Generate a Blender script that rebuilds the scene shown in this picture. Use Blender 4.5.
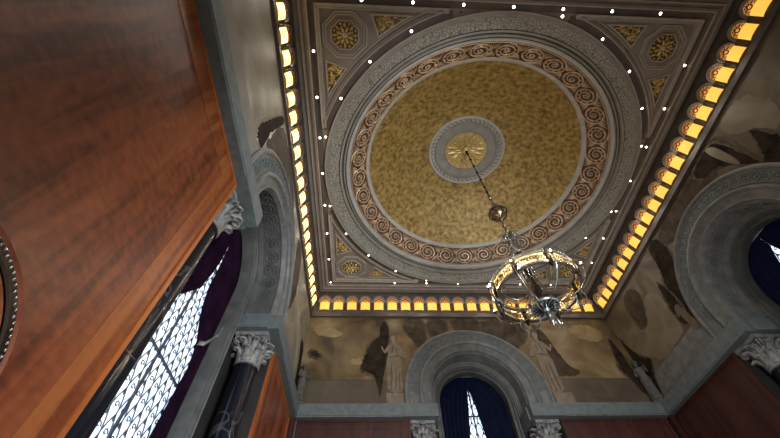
import bpy, math, random
from mathutils import Vector, Matrix
random.seed(7)
PI = math.pi
COL = bpy.context.scene.collection
for o in list(bpy.data.objects): bpy.data.objects.remove(o)
Z0 = 9.645           # height of the flat ceiling above the floor
K = 0.9405           # the room is a little shorter than it is wide
WX, WY = 4.54, 4.34  # half sizes of the room

# ---------------- camera ----------------
def rodr(r):
    v = Vector(r); t = v.length
    return Matrix.Rotation(t, 3, v.normalized())
Rwc = rodr((0.593667390, -0.0364853107, 0.0308287469))      # world -> (right, down, forward)
Mc = Rwc.transposed() @ Matrix(((1,0,0),(0,-1,0),(0,0,-1)))
cam_d = bpy.data.cameras.new('camera'); cam = bpy.data.objects.new('camera', cam_d); COL.objects.link(cam)
cam.matrix_world = Matrix.Translation((-2.66759, -4.10268, Z0-8.04539)) @ Mc.to_4x4()
cam_d.sensor_width = 36; cam_d.sensor_fit = 'HORIZONTAL'; cam_d.lens = 354.0775/780*36; cam_d.clip_start = .05
bpy.context.scene.camera = cam

# ---------------- world, lights, exposure ----------------
sc = bpy.context.scene
sc.view_settings.view_transform = 'Standard'; sc.view_settings.look = 'None'
sc.view_settings.gamma = 1; sc.view_settings.use_curve_mapping = False
sc.view_settings.exposure = 0.15
w = bpy.data.worlds.new('world'); sc.world = w; w.use_nodes = True
w.node_tree.nodes['Background'].inputs[0].default_value = (.55,.7,1,1)
w.node_tree.nodes['Background'].inputs[1].default_value = .25
P_SPOT, P_CHAND, P_FRONT_FILL, P_GLASS = 9.0, 9.0, 900.0, 1.25
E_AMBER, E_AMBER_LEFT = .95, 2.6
def area(name, loc, rot, sx, sy, power, col):
    l = bpy.data.lights.new(name, 'AREA'); l.shape = 'RECTANGLE'; l.size = sx; l.size_y = sy
    l.energy = power; l.color = col
    o = bpy.data.objects.new(name, l); COL.objects.link(o); o.location = loc; o.rotation_euler = rot
    return o
# invented light shining in from behind the camera to brighten the room
area('added_front_fill', (.9, -6.2, 3.0), (math.radians(72),0,math.radians(24)), 2.4, 4.2, P_FRONT_FILL, (.93,.96,1.0))
# ---------------- materials ----------------
def new_mat(name):
    m = bpy.data.materials.new(name); m.use_nodes = True
    return m, m.node_tree.nodes, m.node_tree.links, m.node_tree.nodes['Principled BSDF']
def mat(name, c1, c2=None, rough=.6, metal=0., scale=4., bump=0., bscale=None, stretch=(1,1,1), detail=6, spec=.5, lo=.35, hi=.65, bdist=.02):
    m, n, l, b = new_mat(name)
    b.inputs['Base Color'].default_value = (*c1,1); b.inputs['Roughness'].default_value = rough
    b.inputs['Metallic'].default_value = metal; b.inputs['Specular IOR Level'].default_value = spec
    tc = n.new('ShaderNodeTexCoord'); mp = n.new('ShaderNodeMapping'); mp.inputs['Scale'].default_value = stretch
    l.new(tc.outputs['Object'], mp.inputs[0])
    if c2:
        t = n.new('ShaderNodeTexNoise'); t.inputs['Scale'].default_value = scale; t.inputs['Detail'].default_value = detail
        l.new(mp.outputs[0], t.inputs[0])
        r = n.new('ShaderNodeValToRGB'); r.color_ramp.elements[0].position = lo; r.color_ramp.elements[1].position = hi
        r.color_ramp.elements[0].color = (*c1,1); r.color_ramp.elements[1].color = (*c2,1)
        l.new(t.outputs[0], r.inputs[0]); l.new(r.outputs[0], b.inputs['Base Color'])
    if bump:
        t2 = n.new('ShaderNodeTexNoise'); t2.inputs['Scale'].default_value = bscale or scale*3; t2.inputs['Detail'].default_value = 5
        l.new(mp.outputs[0], t2.inputs[0])
        bp = n.new('ShaderNodeBump'); bp.inputs['Strength'].default_value = bump; bp.inputs['Distance'].default_value = bdist
        l.new(t2.outputs[0], bp.inputs['Height']); l.new(bp.outputs[0], b.inputs['Normal'])
    return m
def emis(name, col, s, base=(.5,.3,.1)):
    m, n, l, b = new_mat(name)
    b.inputs['Base Color'].default_value = (*base,1); b.inputs['Emission Color'].default_value = (*col,1)
    b.inputs['Emission Strength'].default_value = s; b.inputs['Roughness'].default_value = .4
    return m
M = {}
M['ceil'] = mat('ceiling_brown_plaster', (.24,.205,.172), (.30,.26,.222), .75, spec=.2, scale=2.5, bump=.15, bscale=30)
M['ceildark'] = mat('ceiling_dark_channel', (.12,.10,.085), (.16,.135,.115), .75, scale=3, spec=.2)
M['darkline'] = mat('dark_ring_line', (.04,.034,.028), rough=.8, spec=.1)
M['rib'] = mat('pale_grey_ribs', (.38,.35,.305), (.46,.43,.385), .8, scale=5, spec=.15)
M['greyring'] = mat('grey_ring_plaster', (.27,.26,.225), (.33,.32,.28), .7, scale=4, spec=.2)
M['whitering'] = mat('pale_ring_plaster', (.42,.41,.37), (.52,.5,.45), .5, scale=5)
M['gold'] = mat('mottled_gold_leaf', (.17,.108,.03), (.60,.42,.13), .5, .2, scale=9, bump=.5, bscale=24, lo=.32, hi=.74, detail=15)
M['scroll'] = mat('red_gold_scrollwork', (.52,.33,.20), (.72,.56,.38), .4, .3, scale=8)
M['scrollbase'] = mat('russet_scroll_ground', (.05,.027,.016), (.13,.072,.045), .6, scale=14)
M['relief'] = mat('gilded_relief', (.50,.36,.12), (.80,.62,.28), .4, .35, scale=14)
M['reliefbase'] = mat('gilded_relief_ground', (.09,.055,.02), (.2,.13,.04), .5, .3, scale=16)
M['cornice'] = mat('cornice_brown_wood', (.06,.045,.038), (.09,.07,.058), .5, scale=4)
M['stone'] = mat('blue_grey_stone', (.095,.10,.098), (.155,.16,.155), .55, scale=5, bump=.3, bscale=20)
M['ledge'] = mat('grey_green_ledge_stone', (.085,.105,.108), (.12,.142,.146), .6, scale=9, bump=.2, bscale=25)
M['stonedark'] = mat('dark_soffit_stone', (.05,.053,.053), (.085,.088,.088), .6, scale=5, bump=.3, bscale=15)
M['capital'] = mat('pale_carved_capital_stone', (.13,.135,.13), (.24,.24,.23), .5, scale=12, bump=.4, bscale=18)
M['black_wood'] = mat('near_black_wood', (.008,.007,.008), rough=.5)
M['recess'] = mat('shade_toned_recess_stone', (.012,.012,.013), (.022,.022,.023), .7, scale=4)  # shade inside the recess put into a near-black stone colour
M['surround'] = mat('shade_toned_window_stone', (.06,.065,.064), (.10,.105,.102), .6, scale=4)  # stone colour darkened to carry the shade round the windows
M['statue'] = mat('mottled_dark_statue_stone', (.05,.047,.043), (.09,.086,.08), .7, scale=8)  # two dark greys mixed by noise
M['curtain'] = mat('purple_velvet', (.006,.002,.007), (.014,.004,.014), .9, scale=3, spec=.05)
M['curtain_bluelit'] = mat('bluelit_velvet', (.003,.004,.011), (.005,.007,.021), .85, scale=3, spec=.1)  # the purple velvet recoloured blue for the window light on it
for k_, c_ in (('curtain', (.003,.0008,.003)), ('curtain_bluelit', (.001,.0018,.008))):
    nt = M[k_].node_tree; tr = nt.nodes.new('ShaderNodeBsdfTranslucent'); tr.inputs[0].default_value = (*c_,1)
    ad = nt.nodes.new('ShaderNodeAddShader'); nt.links.new(nt.nodes['Principled BSDF'].outputs[0], ad.inputs[0]); nt.links.new(tr.outputs[0], ad.inputs[1])
    nt.links.new(ad.outputs[0], nt.nodes['Material Output'].inputs[0])
M['floorwood'] = mat('oak_floor', (.42,.35,.28), (.5,.42,.34), .4, scale=3, stretch=(1,8,1))
M['lead'] = mat('lead_came', (.05,.06,.09), rough=.5)
M['darkmetal'] = mat('dark_bronze', (.035,.028,.022), rough=.32, metal=.8)
M['brass'] = mat('aged_brass', (.34,.26,.15), (.22,.16,.09), .3, .9, scale=20)
M['silver'] = mat('silvered_metal', (.45,.45,.43), (.3,.29,.27), .25, .9, scale=20)
def panel_glow():
    m, n, l, b = new_mat('mottled_glowing_panel'); tc = n.new('ShaderNodeTexCoord')
    t = n.new('ShaderNodeTexNoise'); t.inputs['Scale'].default_value = 9; t.inputs['Detail'].default_value = 4; l.new(tc.outputs['Object'], t.inputs[0])
    r = n.new('ShaderNodeValToRGB'); e = r.color_ramp.elements
    e[0].position = .47; e[0].color = (.05,.025,.004,1); e[1].position = .66; e[1].color = (1,.92,.6,1); k = e.new(.555); k.color = (.6,.33,.06,1)
    l.new(t.outputs[0], r.inputs[0]); l.new(r.outputs[0], b.inputs['Emission Color']); b.inputs['Emission Strength'].default_value = 2.2
    b.inputs['Base Color'].default_value = (.3,.25,.15,1); return m
M['cpanel'] = panel_glow()
M['palemetal'] = mat('pale_metal', (.30,.34,.35), (.2,.23,.24), .35, .5, scale=12)
M['tracery'] = mat('dark_red_tracery', (.10,.03,.012), rough=.5)
M['bulb'] = emis('lit_spotlight_lens', (1,.93,.82), 14, (.8,.8,.8))
M['cbulb'] = emis('lit_chandelier_bulb', (1,.85,.6), 5, (.8,.8,.8))
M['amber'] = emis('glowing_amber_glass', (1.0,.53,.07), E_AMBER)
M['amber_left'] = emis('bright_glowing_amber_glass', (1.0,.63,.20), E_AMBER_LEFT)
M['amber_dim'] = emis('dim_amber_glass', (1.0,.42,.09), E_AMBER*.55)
M['wall_plaster'] = mat('painted_plaster_grey_brown', (.16,.145,.12), (.2,.185,.155), .6, scale=3)
M['offlens'] = mat('dark_lens', (.01,.01,.01), rough=.3)

def wood(name, dark, mid, light, strips=.55, rough=.35):
    m, n, l, b = new_mat(name)
    tc = n.new('ShaderNodeTexCoord')
    sx = n.new('ShaderNodeSeparateXYZ'); l.new(tc.outputs['Object'], sx.inputs[0])
    mp = n.new('ShaderNodeMapping'); mp.inputs['Scale'].default_value = (6,6,.6); l.new(tc.outputs['Object'], mp.inputs[0])
    t = n.new('ShaderNodeTexNoise'); t.inputs['Scale'].default_value = .8; t.inputs['Detail'].default_value = 10; t.inputs['Distortion'].default_value = 1.2
    l.new(mp.outputs[0], t.inputs[0])
    mp2 = n.new('ShaderNodeMapping'); mp2.inputs['Scale'].default_value = (5,5,9); l.new(tc.outputs['Object'], mp2.inputs[0])
    t2 = n.new('ShaderNodeTexNoise'); t2.inputs['Scale'].default_value = 2.2; t2.inputs['Detail'].default_value = 5
    l.new(mp2.outputs[0], t2.inputs[0])
    # per strip tone
    d = n.new('ShaderNodeMath'); d.operation = 'DIVIDE'; d.inputs[1].default_value = strips; l.new(sx.outputs[0], d.inputs[0])
    f = n.new('ShaderNodeMath'); f.operation = 'FLOOR'; l.new(d.outputs[0], f.inputs[0])
    wn = n.new('ShaderNodeTexWhiteNoise'); wn.noise_dimensions = '1D'; l.new(f.outputs[0], wn.inputs['W'])
    a = n.new('ShaderNodeMath'); a.operation = 'MULTIPLY_ADD'; a.inputs[1].default_value = .22; l.new(wn.outputs[0], a.inputs[0]); l.new(t.outputs[0], a.inputs[2])
    a2 = n.new('ShaderNodeMath'); a2.operation = 'MULTIPLY_ADD'; a2.inputs[1].default_value = .45; l.new(t2.outputs[0], a2.inputs[0]); l.new(a.outputs[0], a2.inputs[2])
    r = n.new('ShaderNodeValToRGB'); e = r.color_ramp.elements
    e[0].position = .62; e[0].color = (*dark,1); e[1].position = 1.05; e[1].color = (*light,1)
    k = e.new(.8); k.color = (*mid,1)
    l.new(a2.outputs[0], r.inputs[0]); l.new(r.outputs[0], b.inputs['Base Color'])
    b.inputs['Roughness'].default_value = rough
    return m
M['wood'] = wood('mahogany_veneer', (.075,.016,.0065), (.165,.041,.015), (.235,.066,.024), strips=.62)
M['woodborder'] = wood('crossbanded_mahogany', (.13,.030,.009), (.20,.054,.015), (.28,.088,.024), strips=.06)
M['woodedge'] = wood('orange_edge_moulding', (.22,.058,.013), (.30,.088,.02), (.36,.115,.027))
M['wood_shaded'] = wood('shaded_red_panel_wood', (.024,.005,.004), (.042,.010,.007), (.06,.016,.010), rough=.5)  # same panel wood, with the shade of the dimmer walls put into its colour

def marble(name):
    m, n, l, b = new_mat(name)
    tc = n.new('ShaderNodeTexCoord')
    t = n.new('ShaderNodeTexNoise'); t.inputs['Scale'].default_value = .7; t.inputs['Detail'].default_value = 4; t.inputs['Distortion'].default_value = .8
    l.new(tc.outputs['Object'], t.inputs[0])
    r = n.new('ShaderNodeValToRGB'); e = r.color_ramp.elements
    e[0].position = .492; e[0].color = (.006,.007,.012,1); e[1].position = .508; e[1].color = (.006,.007,.012,1)
    k = e.new(.5); k.color = (.05,.05,.06,1)
    l.new(t.outputs[0], r.inputs[0]); l.new(r.outputs[0], b.inputs['Base Color']); b.inputs['Roughness'].default_value = .18
    return m
M['marble'] = marble('black_marble_white_veins')

def painted(name, cols, scale=1.2, rough=.3, seed=0., stretch=(1,1,1), spec=.2):
    m, n, l, b = new_mat(name)
    tc = n.new('ShaderNodeTexCoord'); mp = n.new('ShaderNodeMapping')
    mp.inputs['Location'].default_value = (seed, seed*.7, seed*1.3); mp.inputs['Scale'].default_value = stretch
    l.new(tc.outputs['Object'], mp.inputs[0])
    t = n.new('ShaderNodeTexNoise'); t.inputs['Scale'].default_value = scale; t.inputs['Detail'].default_value = 4; t.inputs['Distortion'].default_value = .9
    l.new(mp.outputs[0], t.inputs[0])
    r = n.new('ShaderNodeValToRGB'); e = r.color_ramp.elements
    e[0].position = .3; e[0].color = (*cols[0],1); e[1].position = .72; e[1].color = (*cols[-1],1)
    for i, c in enumerate(cols[1:-1]):
        k = e.new(.3+.42*(i+1)/(len(cols)-1)); k.color = (*c,1)
    l.new(t.outputs[0], r.inputs[0]); l.new(r.outputs[0], b.inputs['Base Color'])
    b.inputs['Roughness'].default_value = rough; b.inputs['Specular IOR Level'].default_value = spec
    bt = n.new('ShaderNodeTexNoise'); bt.inputs['Scale'].default_value = 2.2; bt.inputs['Detail'].default_value = 3
    l.new(tc.outputs['Object'], bt.inputs[0])
    bp = n.new('ShaderNodeBump'); bp.inputs['Strength'].default_value = .25; bp.inputs['Distance'].default_value = .03
    l.new(bt.outputs[0], bp.inputs['Height']); l.new(bp.outputs[0], b.inputs['Normal'])
    return m
M['sky'] = painted('painted_ochre_sky', [(.055,.038,.022),(.115,.08,.04),(.18,.125,.062),(.25,.185,.11)], 1.0, .35, 1.)
M['sky_left'] = painted('painted_silvery_sky', [(.10,.082,.055),(.18,.155,.11),(.26,.235,.18),(.38,.35,.28)], .9, .55, 5., spec=.4)
M['sky_right'] = painted('painted_brown_sky', [(.055,.042,.03),(.09,.07,.048),(.135,.105,.07),(.19,.15,.105)], .9, .4, 9.)
M['p_dark'] = painted('painted_dark_tree', [(.010,.008,.006),(.040,.030,.020)], 3, .8, spec=.05)
M['p_soft'] = painted('painted_brown_haze', [(.045,.034,.022),(.10,.075,.048)], 4, .6)
M['p_skin2'] = painted('painted_ochre_cloud', [(.19,.135,.065),(.30,.215,.11)], 3, .35)
M['p_cloud'] = painted('painted_buff_cloud', [(.13,.105,.075),(.20,.165,.12)], 2, .4)
M['p_brown'] = painted('painted_brown_rock', [(.030,.021,.014),(.085,.062,.042)], 3, .7, spec=.1)
M['p_stone'] = painted('painted_parapet', [(.07,.055,.04),(.105,.085,.063)], 2, .4)
M['p_line'] = painted('painted_coping', [(.06,.048,.035),(.08,.065,.05)], 3, .35)
M['p_robe'] = painted('painted_pale_robe', [(.14,.11,.08),(.22,.175,.13)], 6, .5)
M['p_fold'] = painted('painted_robe_folds', [(.09,.066,.046),(.13,.10,.07)], 6, .4)
M['p_skin'] = painted('painted_skin', [(.20,.15,.11),(.26,.19,.135)], 6, .5)

def carved(name, c_lo, c_hi, scale, feature='F1', bump=.8, rough=.5, lo=.1, hi=.5):
    m, n, l, b = new_mat(name)
    tc = n.new('ShaderNodeTexCoord'); v = n.new('ShaderNodeTexVoronoi'); v.inputs['Scale'].default_value = scale; v.feature = feature
    l.new(tc.outputs['Object'], v.inputs[0])
    r = n.new('ShaderNodeValToRGB'); e = r.color_ramp.elements
    e[0].position = lo; e[0].color = (*c_hi,1); e[1].position = hi; e[1].color = (*c_lo,1)
    l.new(v.outputs['Distance'], r.inputs[0]); l.new(r.outputs[0], b.inputs['Base Color'])
    bp = n.new('ShaderNodeBump'); bp.inputs['Strength'].default_value = bump; bp.inputs['Distance'].default_value = .02; bp.invert = True
    l.new(v.outputs['Distance'], bp.inputs['Height']); l.new(bp.outputs[0], b.inputs['Normal'])
    b.inputs['Roughness'].default_value = rough
    return m
M['carved'] = carved('carved_guilloche', (.36,.345,.295), (.12,.115,.092), 15, feature='DISTANCE_TO_EDGE', lo=.0, hi=.14)

def glass_mat():
    m, n, l, b = new_mat('sunlit_leaded_glass')
    tc = n.new('ShaderNodeTexCoord'); t = n.new('ShaderNodeTexNoise'); t.inputs['Scale'].default_value = 3
    l.new(tc.outputs['Object'], t.inputs[0])
    r = n.new('ShaderNodeValToRGB'); e = r.color_ramp.elements
    e[0].position = .35; e[0].color = (.55,.72,1,1); e[1].position = .6; e[1].color = (.9,.96,1,1)
    l.new(t.outputs[0], r.inputs[0]); l.new(r.outputs[0], b.inputs['Emission Color'])
    b.inputs['Emission Strength'].default_value = P_GLASS; b.inputs['Base Color'].default_value = (.6,.7,.8,1)
    return m
M['glass'] = glass_mat()

# ---------------- mesh helpers ----------------
class MB:
    def __init__(s): s.v = []; s.f = []
    def grid(s, rows, close_u=False, close_v=False):
        """rows: list of lists of points"""
        b = len(s.v); nr, nc = len(rows), len(rows[0])
        for r in rows: s.v += [tuple(p) for p in r]
        for i in range(nr if close_u else nr-1):
            for j in range(nc if close_v else nc-1):
                i2, j2 = (i+1) % nr, (j+1) % nc
                s.f.append((b+i*nc+j, b+i*nc+j2, b+i2*nc+j2, b+i2*nc+j))
        return s
    def box(s, x0,x1,y0,y1,z0,z1):
        b = len(s.v)
        s.v += [(x,y,z) for x in (x0,x1) for y in (y0,y1) for z in (z0,z1)]
        for q in ((0,1,3,2),(4,6,7,5),(0,4,5,1),(2,3,7,6),(0,2,6,4),(1,5,7,3)): s.f.append(tuple(b+i for i in q))
        return s
    def lathe(s, prof, n=24, c=(0,0), ky=1., cap=False):
        rows = [[(c[0]+r*math.cos(2*PI*k/n), c[1]+ky*r*math.sin(2*PI*k/n), z) for k in range(n)] for r, z in prof]
        b = len(s.v); s.grid(rows, close_v=True)
        if cap:
            s.f.append(tuple(b+k for k in range(n))); s.f.append(tuple(b+(len(prof)-1)*n+k for k in range(n)))
        return s
    def prism(s, pts, axis, a, b_):
        """polygon pts extruded along axis (0,1,2) from a to b_"""
        b = len(s.v); n = len(pts)
        def mk(p, q):
            l = [p[0], p[1]]; l.insert(axis, q); return tuple(l)
        s.v += [mk(p,a) for p in pts] + [mk(p,b_) for p in pts]
        s.f.append(tuple(b+i for i in range(n))); s.f.append(tuple(b+n+i for i in reversed(range(n))))
        for i in range(n):
            j = (i+1) % n; s.f.append((b+i, b+n+i, b+n+j, b+j))
        return s
    def tube(s, pts, r, n=6, closed=False, cap=True):
        pts = [Vector(p) for p in pts]; m = len(pts); rs = r if isinstance(r, (list,tuple)) else [r]*m
        b = len(s.v); up = None; rows = []
        for i, p in enumerate(pts):
            if closed: t = pts[(i+1)%m]-pts[i-1]
            else: t = pts[min(i+1,m-1)]-pts[max(i-1,0)]
            if t.length < 1e-9: t = Vector((0,0,1))
            t.normalize()
            if up is None:
                up = Vector((0,0,1)) if abs(t.z) < .9 else Vector((1,0,0))
            a = up - t*up.dot(t)
            if a.length < 1e-6: a = t.orthogonal()
            a.normalize(); up = a; c = t.cross(a)
            rows.append([p+(a*math.cos(2*PI*k/n)+c*math.sin(2*PI*k/n))*rs[i] for k in range(n)])
        s.grid(rows, close_u=closed, close_v=True)
        if cap and not closed:
            s.f.append(tuple(b+k for k in range(n))); s.f.append(tuple(b+(m-1)*n+k for k in range(n)))
        return s
    def ball(s, c, r, n=12, m=8, sz=1.):
        prof = [(r*math.sin(PI*i/m)+1e-5, c[2]-sz*r*math.cos(PI*i/m)) for i in range(m+1)]
        return s.lathe(prof, n, (c[0],c[1]))
    def build(s, name, m, parent=None, smooth=None, loc=None, rotz=None):
        me = bpy.data.meshes.new(name); me.from_pydata([tuple(v) for v in s.v], [], s.f); me.update()
        import bmesh
        bm = bmesh.new(); bm.from_mesh(me); bmesh.ops.recalc_face_normals(bm, faces=bm.faces); bm.to_mesh(me); bm.free()
        o = bpy.data.objects.new(name, me); COL.objects.link(o); me.materials.append(m)
        if parent: o.parent = parent
        if loc is not None: o.location = loc
        if rotz is not None: o.rotation_euler = (0,0,rotz)
        if smooth:
            for p in me.polygons: p.use_smooth = True
            try: me.set_sharp_from_angle(angle=math.radians(smooth))
            except Exception: pass
        return o
def thing(name, label, cat, loc=(0,0,0), rotz=0, group=None):
    o = bpy.data.objects.new(name, None); COL.objects.link(o); o.location = loc; o.rotation_euler = (0,0,rotz)
    o.empty_display_size = .1
    return tag(o, label, cat, group)
def tag(o, label, cat, group=None):
    o['label'] = label; o['category'] = cat
    if group: o['group'] = group
    return o
def struct(o): o['kind'] = 'structure'; return o
def dup(o, parent=None):
    c = o.copy(); COL.objects.link(c)
    if parent: c.parent = parent
    for ch in list(o.children): dup(ch, c)
    return c
ORD = ['first','second','third','fourth','fifth','sixth','seventh','eighth','ninth','tenth','eleventh','twelfth','thirteenth','fourteenth','fifteenth','sixteenth','seventeenth','eighteenth','nineteenth','twentieth','twenty-first']
# wall frames: local x runs to the right when facing the wall, local y points outward, local z = height above floor
SIDES = {'back': ((0,WY,0), 0.), 'left': ((-WX,0,0), PI/2), 'right': ((WX,0,0), -PI/2), 'front': ((0,-WY,0), PI)}
def halfw(side): return WX if side in ('back','front') else WY
def zr(z): return z+Z0

# ---------------- structure ----------------
struct(MB().box(-5.6,5.6,-7.0,5.6,-.1,0).build('floor', M['floorwood']))
ZC, RO, RI = -3.2, 1.84, 1.10      # arch centre height (from ceiling), outer and inner radii
LT, LB = -3.57, -3.87              # ledge top and bottom
def arch_hole_wall(mb, hw, r, zc, ztop, zbot, y0, y1, n=40, hw_low=None, zlow=None):
    """a slab (local y0..y1) from -hw..hw with an arched opening of radius r above zc and straight below;
       the opening widens to hw_low below zlow"""
    top = [(-hw, ztop)]; 
    arc = [(r*math.cos(PI-PI*i/n), zc+r*math.sin(PI-PI*i/n)) for i in range(n+1)]
    low = hw_low or r; zl = zlow if zlow is not None else zc
    left = [(-low, zbot), (-low, zl), (-r, zl)] if hw_low else [(-r, zbot)]
    right = [(r, zl), (low, zl), (low, zbot)] if hw_low else [(r, zbot)]
    pts = [(-hw, zbot)] + left + arc + right + [(hw, zbot), (hw, ztop), (-hw, ztop)]
    # build as quads strips to keep faces convex-friendly (n-gons are triangulated by Blender)
    mb.prism(pts, 1, y0, y1)
def make_wall(side):
    loc, rz = SIDES[side]; hw = halfw(side)
    mb = MB(); arch_hole_wall(mb, hw, RI+.12, zr(ZC), zr(-.0), 0, 0.0, .14, hw_low=1.92, zlow=zr(LT))
    struct(mb.build('wall_'+side, M['wall_plaster'], loc=loc, rotz=rz))
    # recess walls behind the wall plane, and the inner window wall with its own arched opening
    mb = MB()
    if side != 'front':  # front arch stays an open doorway, invented to let the added light in
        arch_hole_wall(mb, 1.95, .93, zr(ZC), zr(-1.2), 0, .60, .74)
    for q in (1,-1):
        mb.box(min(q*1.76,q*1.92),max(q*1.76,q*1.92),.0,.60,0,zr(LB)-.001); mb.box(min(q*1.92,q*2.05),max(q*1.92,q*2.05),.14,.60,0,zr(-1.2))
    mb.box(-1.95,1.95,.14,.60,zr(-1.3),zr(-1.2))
    struct(mb.build('wall_'+side+'_recess', M['recess'] if side != 'front' else M['wood_shaded'], loc=loc, rotz=rz))
for s_ in SIDES: make_wall(s_)

# ceiling: flat field between the wall and the circle, raised dome inside
def sq(t, a):      # point on the square of half size a at angle t (unit coords)
    c, s = math.cos(t), math.sin(t); m = max(abs(c), abs(s)); return (a*c/m, a*s/m)
mb = MB(); N = 160; rows = []
rows.append([(sq(2*PI*(k)/N, 4.66)[0], K*sq(2*PI*k/N, 4.66)[1], zr(.06)) for k in range(N)])
rows.append([(4.15*math.cos(2*PI*k/N), K*4.15*math.sin(2*PI*k/N), zr(.06)) for k in range(N)])
rows.append([(3.90*math.cos(2*PI*k/N), K*3.90*math.sin(2*PI*k/N), zr(.06)) for k in range(N)])
mb.grid(rows, close_v=True)
struct(mb.build('ceiling', M['ceil']))
def ring(name, prof, m, n=128, parent=None, smooth=35):
    return MB().lathe([(r, zr(z)) for r, z in prof], n, ky=K).build(name, m, parent, smooth)
def sqsweep(prof, m, name, kind=True):
    mb = MB(); rows = []
    for cx, cy in ((1,1),(-1,1),(-1,-1),(1,-1)):
        rows.append([(cx*a, cy*(K*a), zr(z)) for a, z in prof])
    mb.grid(rows, close_u=True)
    o = mb.build(name, m)
    if kind: struct(o)
    return o
sqsweep([(4.56,.06),(4.56,-.035),(4.44,-.035),(4.43,.0),(4.40,.01),(4.24,.01),(4.23,-.02),(4.18,-.02),(4.17,.02),(4.135,.02),(4.13,-.03),(4.06,-.03),(4.06,.06)], M['ceil'], 'trim_1')
sqsweep([(4.225,-.021),(4.225,-.04),(4.205,-.04),(4.205,-.021)], M['rib'], 'trim_2')
sqsweep([(4.085,-.031),(4.085,-.045),(4.06,-.045),(4.06,-.031)], M['rib'], 'trim_3')
sqsweep([(4.055,.058),(4.055,.05),(3.93,.05),(3.93,.058)], M['ceildark'], 'trim_4')
# pale square rib, broken where the circle crosses it: eight mitred lengths
mb = MB()
for sx in (1,-1):
    for sy in (1,-1):
        for swap in (0,1):
            def P_(a, b, z):
                p = (a, b) if not swap else (b, a)
                return (sx*p[0], sy*K*p[1], zr(z))
            prof = [(3.925,.06),(3.925,-.035),(3.895,-.035),(3.89,-.01),(3.855,-.01),(3.85,-.03),(3.83,-.03),(3.83,.06)]
            rows = [[P_(a, 1.28, z) for a, z in prof], [P_(a, a, z) for a, z in prof]]
            mb.grid(rows)
struct(mb.build('trim_5', M['rib']))

# circular mouldings
dome = thing('dome_ceiling', 'large round gilded dome recess with a carved grey rim in the ceiling', 'dome', (0,0,zr(.06)))
def dpart(name, prof, m, parent=dome, n=160, smooth=35):
    o = MB().lathe([(r, z-.06) for r, z in prof], n, ky=K).build(name, m, parent, smooth); return o
def arcs(prof, a0, a1, m, name, parent, n=24):
    mb = MB()
    for q in range(4):
        rows = [[(r*math.cos(q*PI/2+a0+(a1-a0)*i/n), K*r*math.sin(q*PI/2+a0+(a1-a0)*i/n), z-.06) for r, z in prof] for i in range(n+1)]
        mb.grid(rows)
    return mb.build(name, m, parent, 35)
arcs([(4.17,.06),(4.17,.0),(4.115,-.03),(4.08,-.02),(4.08,.06)], .345, PI/2-.345, M['ceil'], 'outer_rib', dome)
arcs([(4.10,-.025),(4.10,-.04),(4.08,-.04),(4.08,-.02)], .345, PI/2-.345, M['rib'], 'pale_edge', dome)
arcs([(4.215,.06),(4.215,.03),(4.19,.03),(4.19,.06)], .37, PI/2-.37, M['rib'], 'pale_outline', dome)
arcs([(4.075,.059),(4.075,.053),(3.93,.053),(3.93,.059)], .30, PI/2-.30, M['ceildark'], 'spotlight_channel', dome)
dpart('rim_moulding', [(3.925,.06),(3.925,-.02),(3.90,-.035),(3.865,-.035),(3.86,-.005),(3.83,-.005),(3.82,.01)], M['greyring'])
dpart('carved_band', [(3.82,.01),(3.80,.025),(3.57,.055)], M['carved'])
dpart('stepped_moulding', [(3.57,.055),(3.565,.035),(3.52,.035),(3.51,.125),(3.48,.125),(3.47,.085),(3.42,.09),(3.415,.16)], M['greyring'])
dpart('pale_outer_ring', [(3.415,.16),(3.41,.145),(3.335,.165),(3.325,.20)], M['whitering'])
dpart('scroll_ground', [(3.325,.20),(2.915,.585)], M['scrollbase'])
dpart('pale_ring', [(2.915,.585),(2.91,.55),(2.87,.57),(2.84,.60),(2.83,.64)], M['whitering'])
for r_, z_ in ((3.575,.05),(3.50,.125),(3.42,.082)):
    dpart('dark_line_strip', [(r_+.008,z_),(r_+.008,z_-.008),(r_-.008,z_-.008),(r_-.008,z_)], M['darkline'], n=160)  # thin dark strips laid along the moulding steps
dpart('pale_bead', [(3.93,-.02),(3.93,-.04),(3.905,-.045),(3.905,-.03)], M['rib'])
prof = []
for i in range(25):
    r = 2.83-(2.83-1.12)*i/24; h = .64+(1.69-.64)*(1-((r-1.12)/(2.83-1.12))**1.6)
    prof.append((r, h))
dpart('gilded_vault', prof, M['gold'])
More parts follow.
